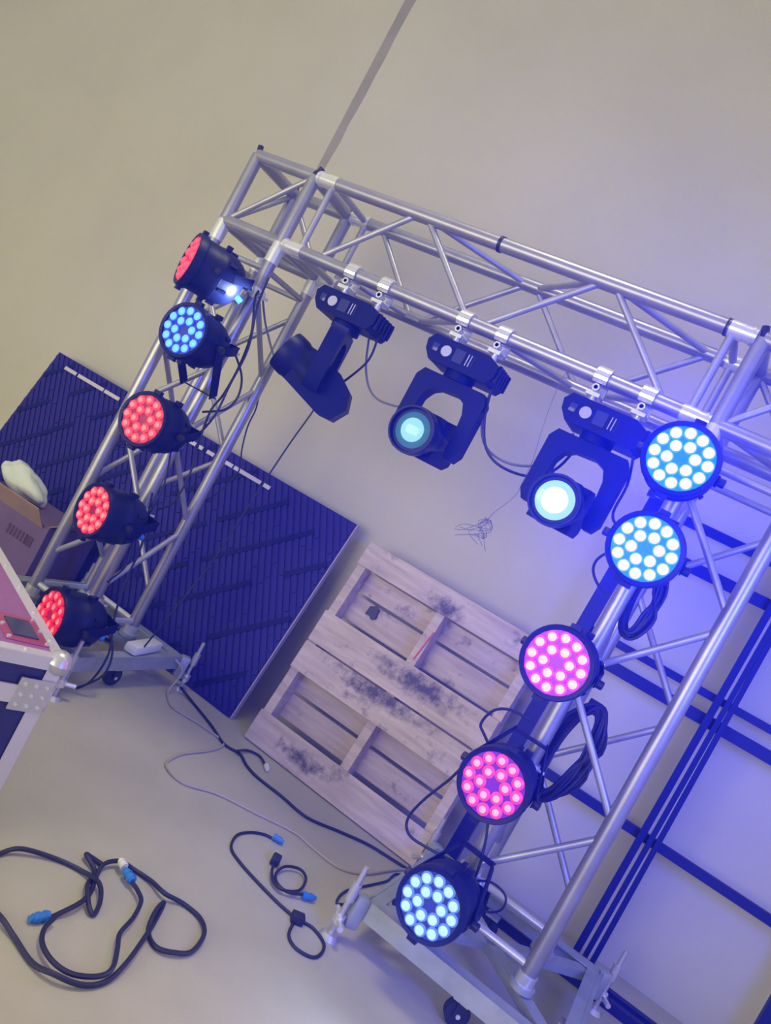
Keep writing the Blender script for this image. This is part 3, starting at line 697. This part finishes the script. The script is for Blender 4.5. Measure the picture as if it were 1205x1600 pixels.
rig('signal_cable', 'black cable arching left of the pink par can', [(1.98,-.05,.66),(1.895,-.05,.715),(1.870,-.05,.739),(1.885,-.05,.794),(1.932,-.05,.824),(2.00,-.05,.827)], .0046)
rig('signal_cable', 'black cable swinging out below the pink par can', [(1.99,-.05,.66),(1.900,-.05,.617),(1.866,-.05,.533),(1.827,-.05,.433),(1.814,-.05,.360),(1.843,-.05,.323),(1.910,-.05,.325),(1.995,-.05,.34)], .0046)
rig('signal_cable', 'thin cable looping left of the second yellow par can', [(2.01,-.06,1.26),(1.954,-.06,1.300),(1.938,-.06,1.338),(1.956,-.06,1.378),(2.0,-.06,1.403)], .0044)
rig('signal_cable', 'black cable running down to the white par can', [(2.02,-.06,.60),(2.030,-.06,.513),(2.049,-.06,.460),(2.067,-.06,.396),(2.075,-.06,.335),(2.06,-.07,.30)], .0044)
rig('signal_cable', 'thin cable ring beside the white par can', [(2.060,-.055,.31),(2.075,-.02,.321),(2.123,-.02,.348),(2.172,-.02,.340),(2.182,-.02,.303),(2.155,-.02,.271),(2.095,-.045,.263)], .0036)
def coil(label, c, rx, rz, n, tilt):
    b = BM(); rnd = random.Random(int(c[2] * 100))
    pts = []
    for k in range(n):
        fx = rnd.uniform(.45, 1.05); fz = rnd.uniform(.86, 1.06); oy = rnd.uniform(-.022, .022); ox = rnd.uniform(-.008, .008)
        for i in range(10):
            a = 2 * math.pi * i / 10 + .4; x = math.cos(a) * rx * fx + ox; z = math.sin(a) * rz * fz
            pts.append(Vector(c) + Vector((x * math.cos(tilt) - z * math.sin(tilt), oy + .006 * math.sin(a * 2), x * math.sin(tilt) + z * math.cos(tilt))))
    sweep(b, pts, .0050, 6, 3)
    o = tag(obj('cable_coil', b, M['cable']), label, 'cable coil', 'spare cable coils tied to the right tower')
    obj('cable_tie', tube(BM(), Vector(c) + Vector((-.02, 0, rz * .95)), Vector(c) + Vector((.02, 0, rz * .95)), .022, 10), M['rubber'], o)
coil('big hanging coil of black cable next to the pink par can', (2.125, .065, .790), .078, .165, 26, -.10)
coil('black cable coil hanging behind the second yellow par can', (2.100, .065, 1.300), .050, .115, 20, .05)

# ------------------------------------------------------------------ loose wire hanging from the beam
b = BM()
sweep(b, [(1.566, -.03, 1.84), (1.568, -.035, 1.78), (1.574, -.03, 1.709), (1.590, -.03, 1.62), (1.605, -.02, 1.537), (1.607, -.01, 1.46), (1.605, 0, 1.408), (1.570, 0, 1.330), (1.562, 0, 1.30)], .0010, 5)
rnd = random.Random(5)
for k in range(11):
    p0 = Vector((1.562, 0, 1.30)); a = rnd.uniform(-.02, .02)
    P = [p0 + Vector((rnd.uniform(-.012, .012) + s * rnd.uniform(-.02, .012) * 1.5, rnd.uniform(-.02, .02), -s * rnd.uniform(.02, .032))) for s in range(4)]
    sweep(b, [p0] + P, .0010, 5, 4)
tag(obj('loose_wire', b, M['cable_grey']), 'thin bare wire hanging from the beam, ending in a tangle', 'wire')

# ------------------------------------------------------------------ added haze for the lens veil
hm = bpy.data.materials.new('veil_haze'); hm.use_nodes = True; N = hm.node_tree.nodes; N.clear()
vs = N.new('ShaderNodeVolumeScatter'); vs.inputs['Color'].default_value = (*HAZE_COL, 1); vs.inputs['Density'].default_value = HAZE; vs.inputs['Anisotropy'].default_value = HAZE_G
mo = N.new('ShaderNodeOutputMaterial'); hm.node_tree.links.new(vs.outputs[0], mo.inputs['Volume'])
hz = tag(obj('veil_haze', box(BM(), (1.0, -2.9, 2.9), (11.8, 7.75, 5.9)), hm, smooth=False), 'added faint blue haze for the lens glow round the lamps', 'haze'); hz['kind'] = 'stuff'
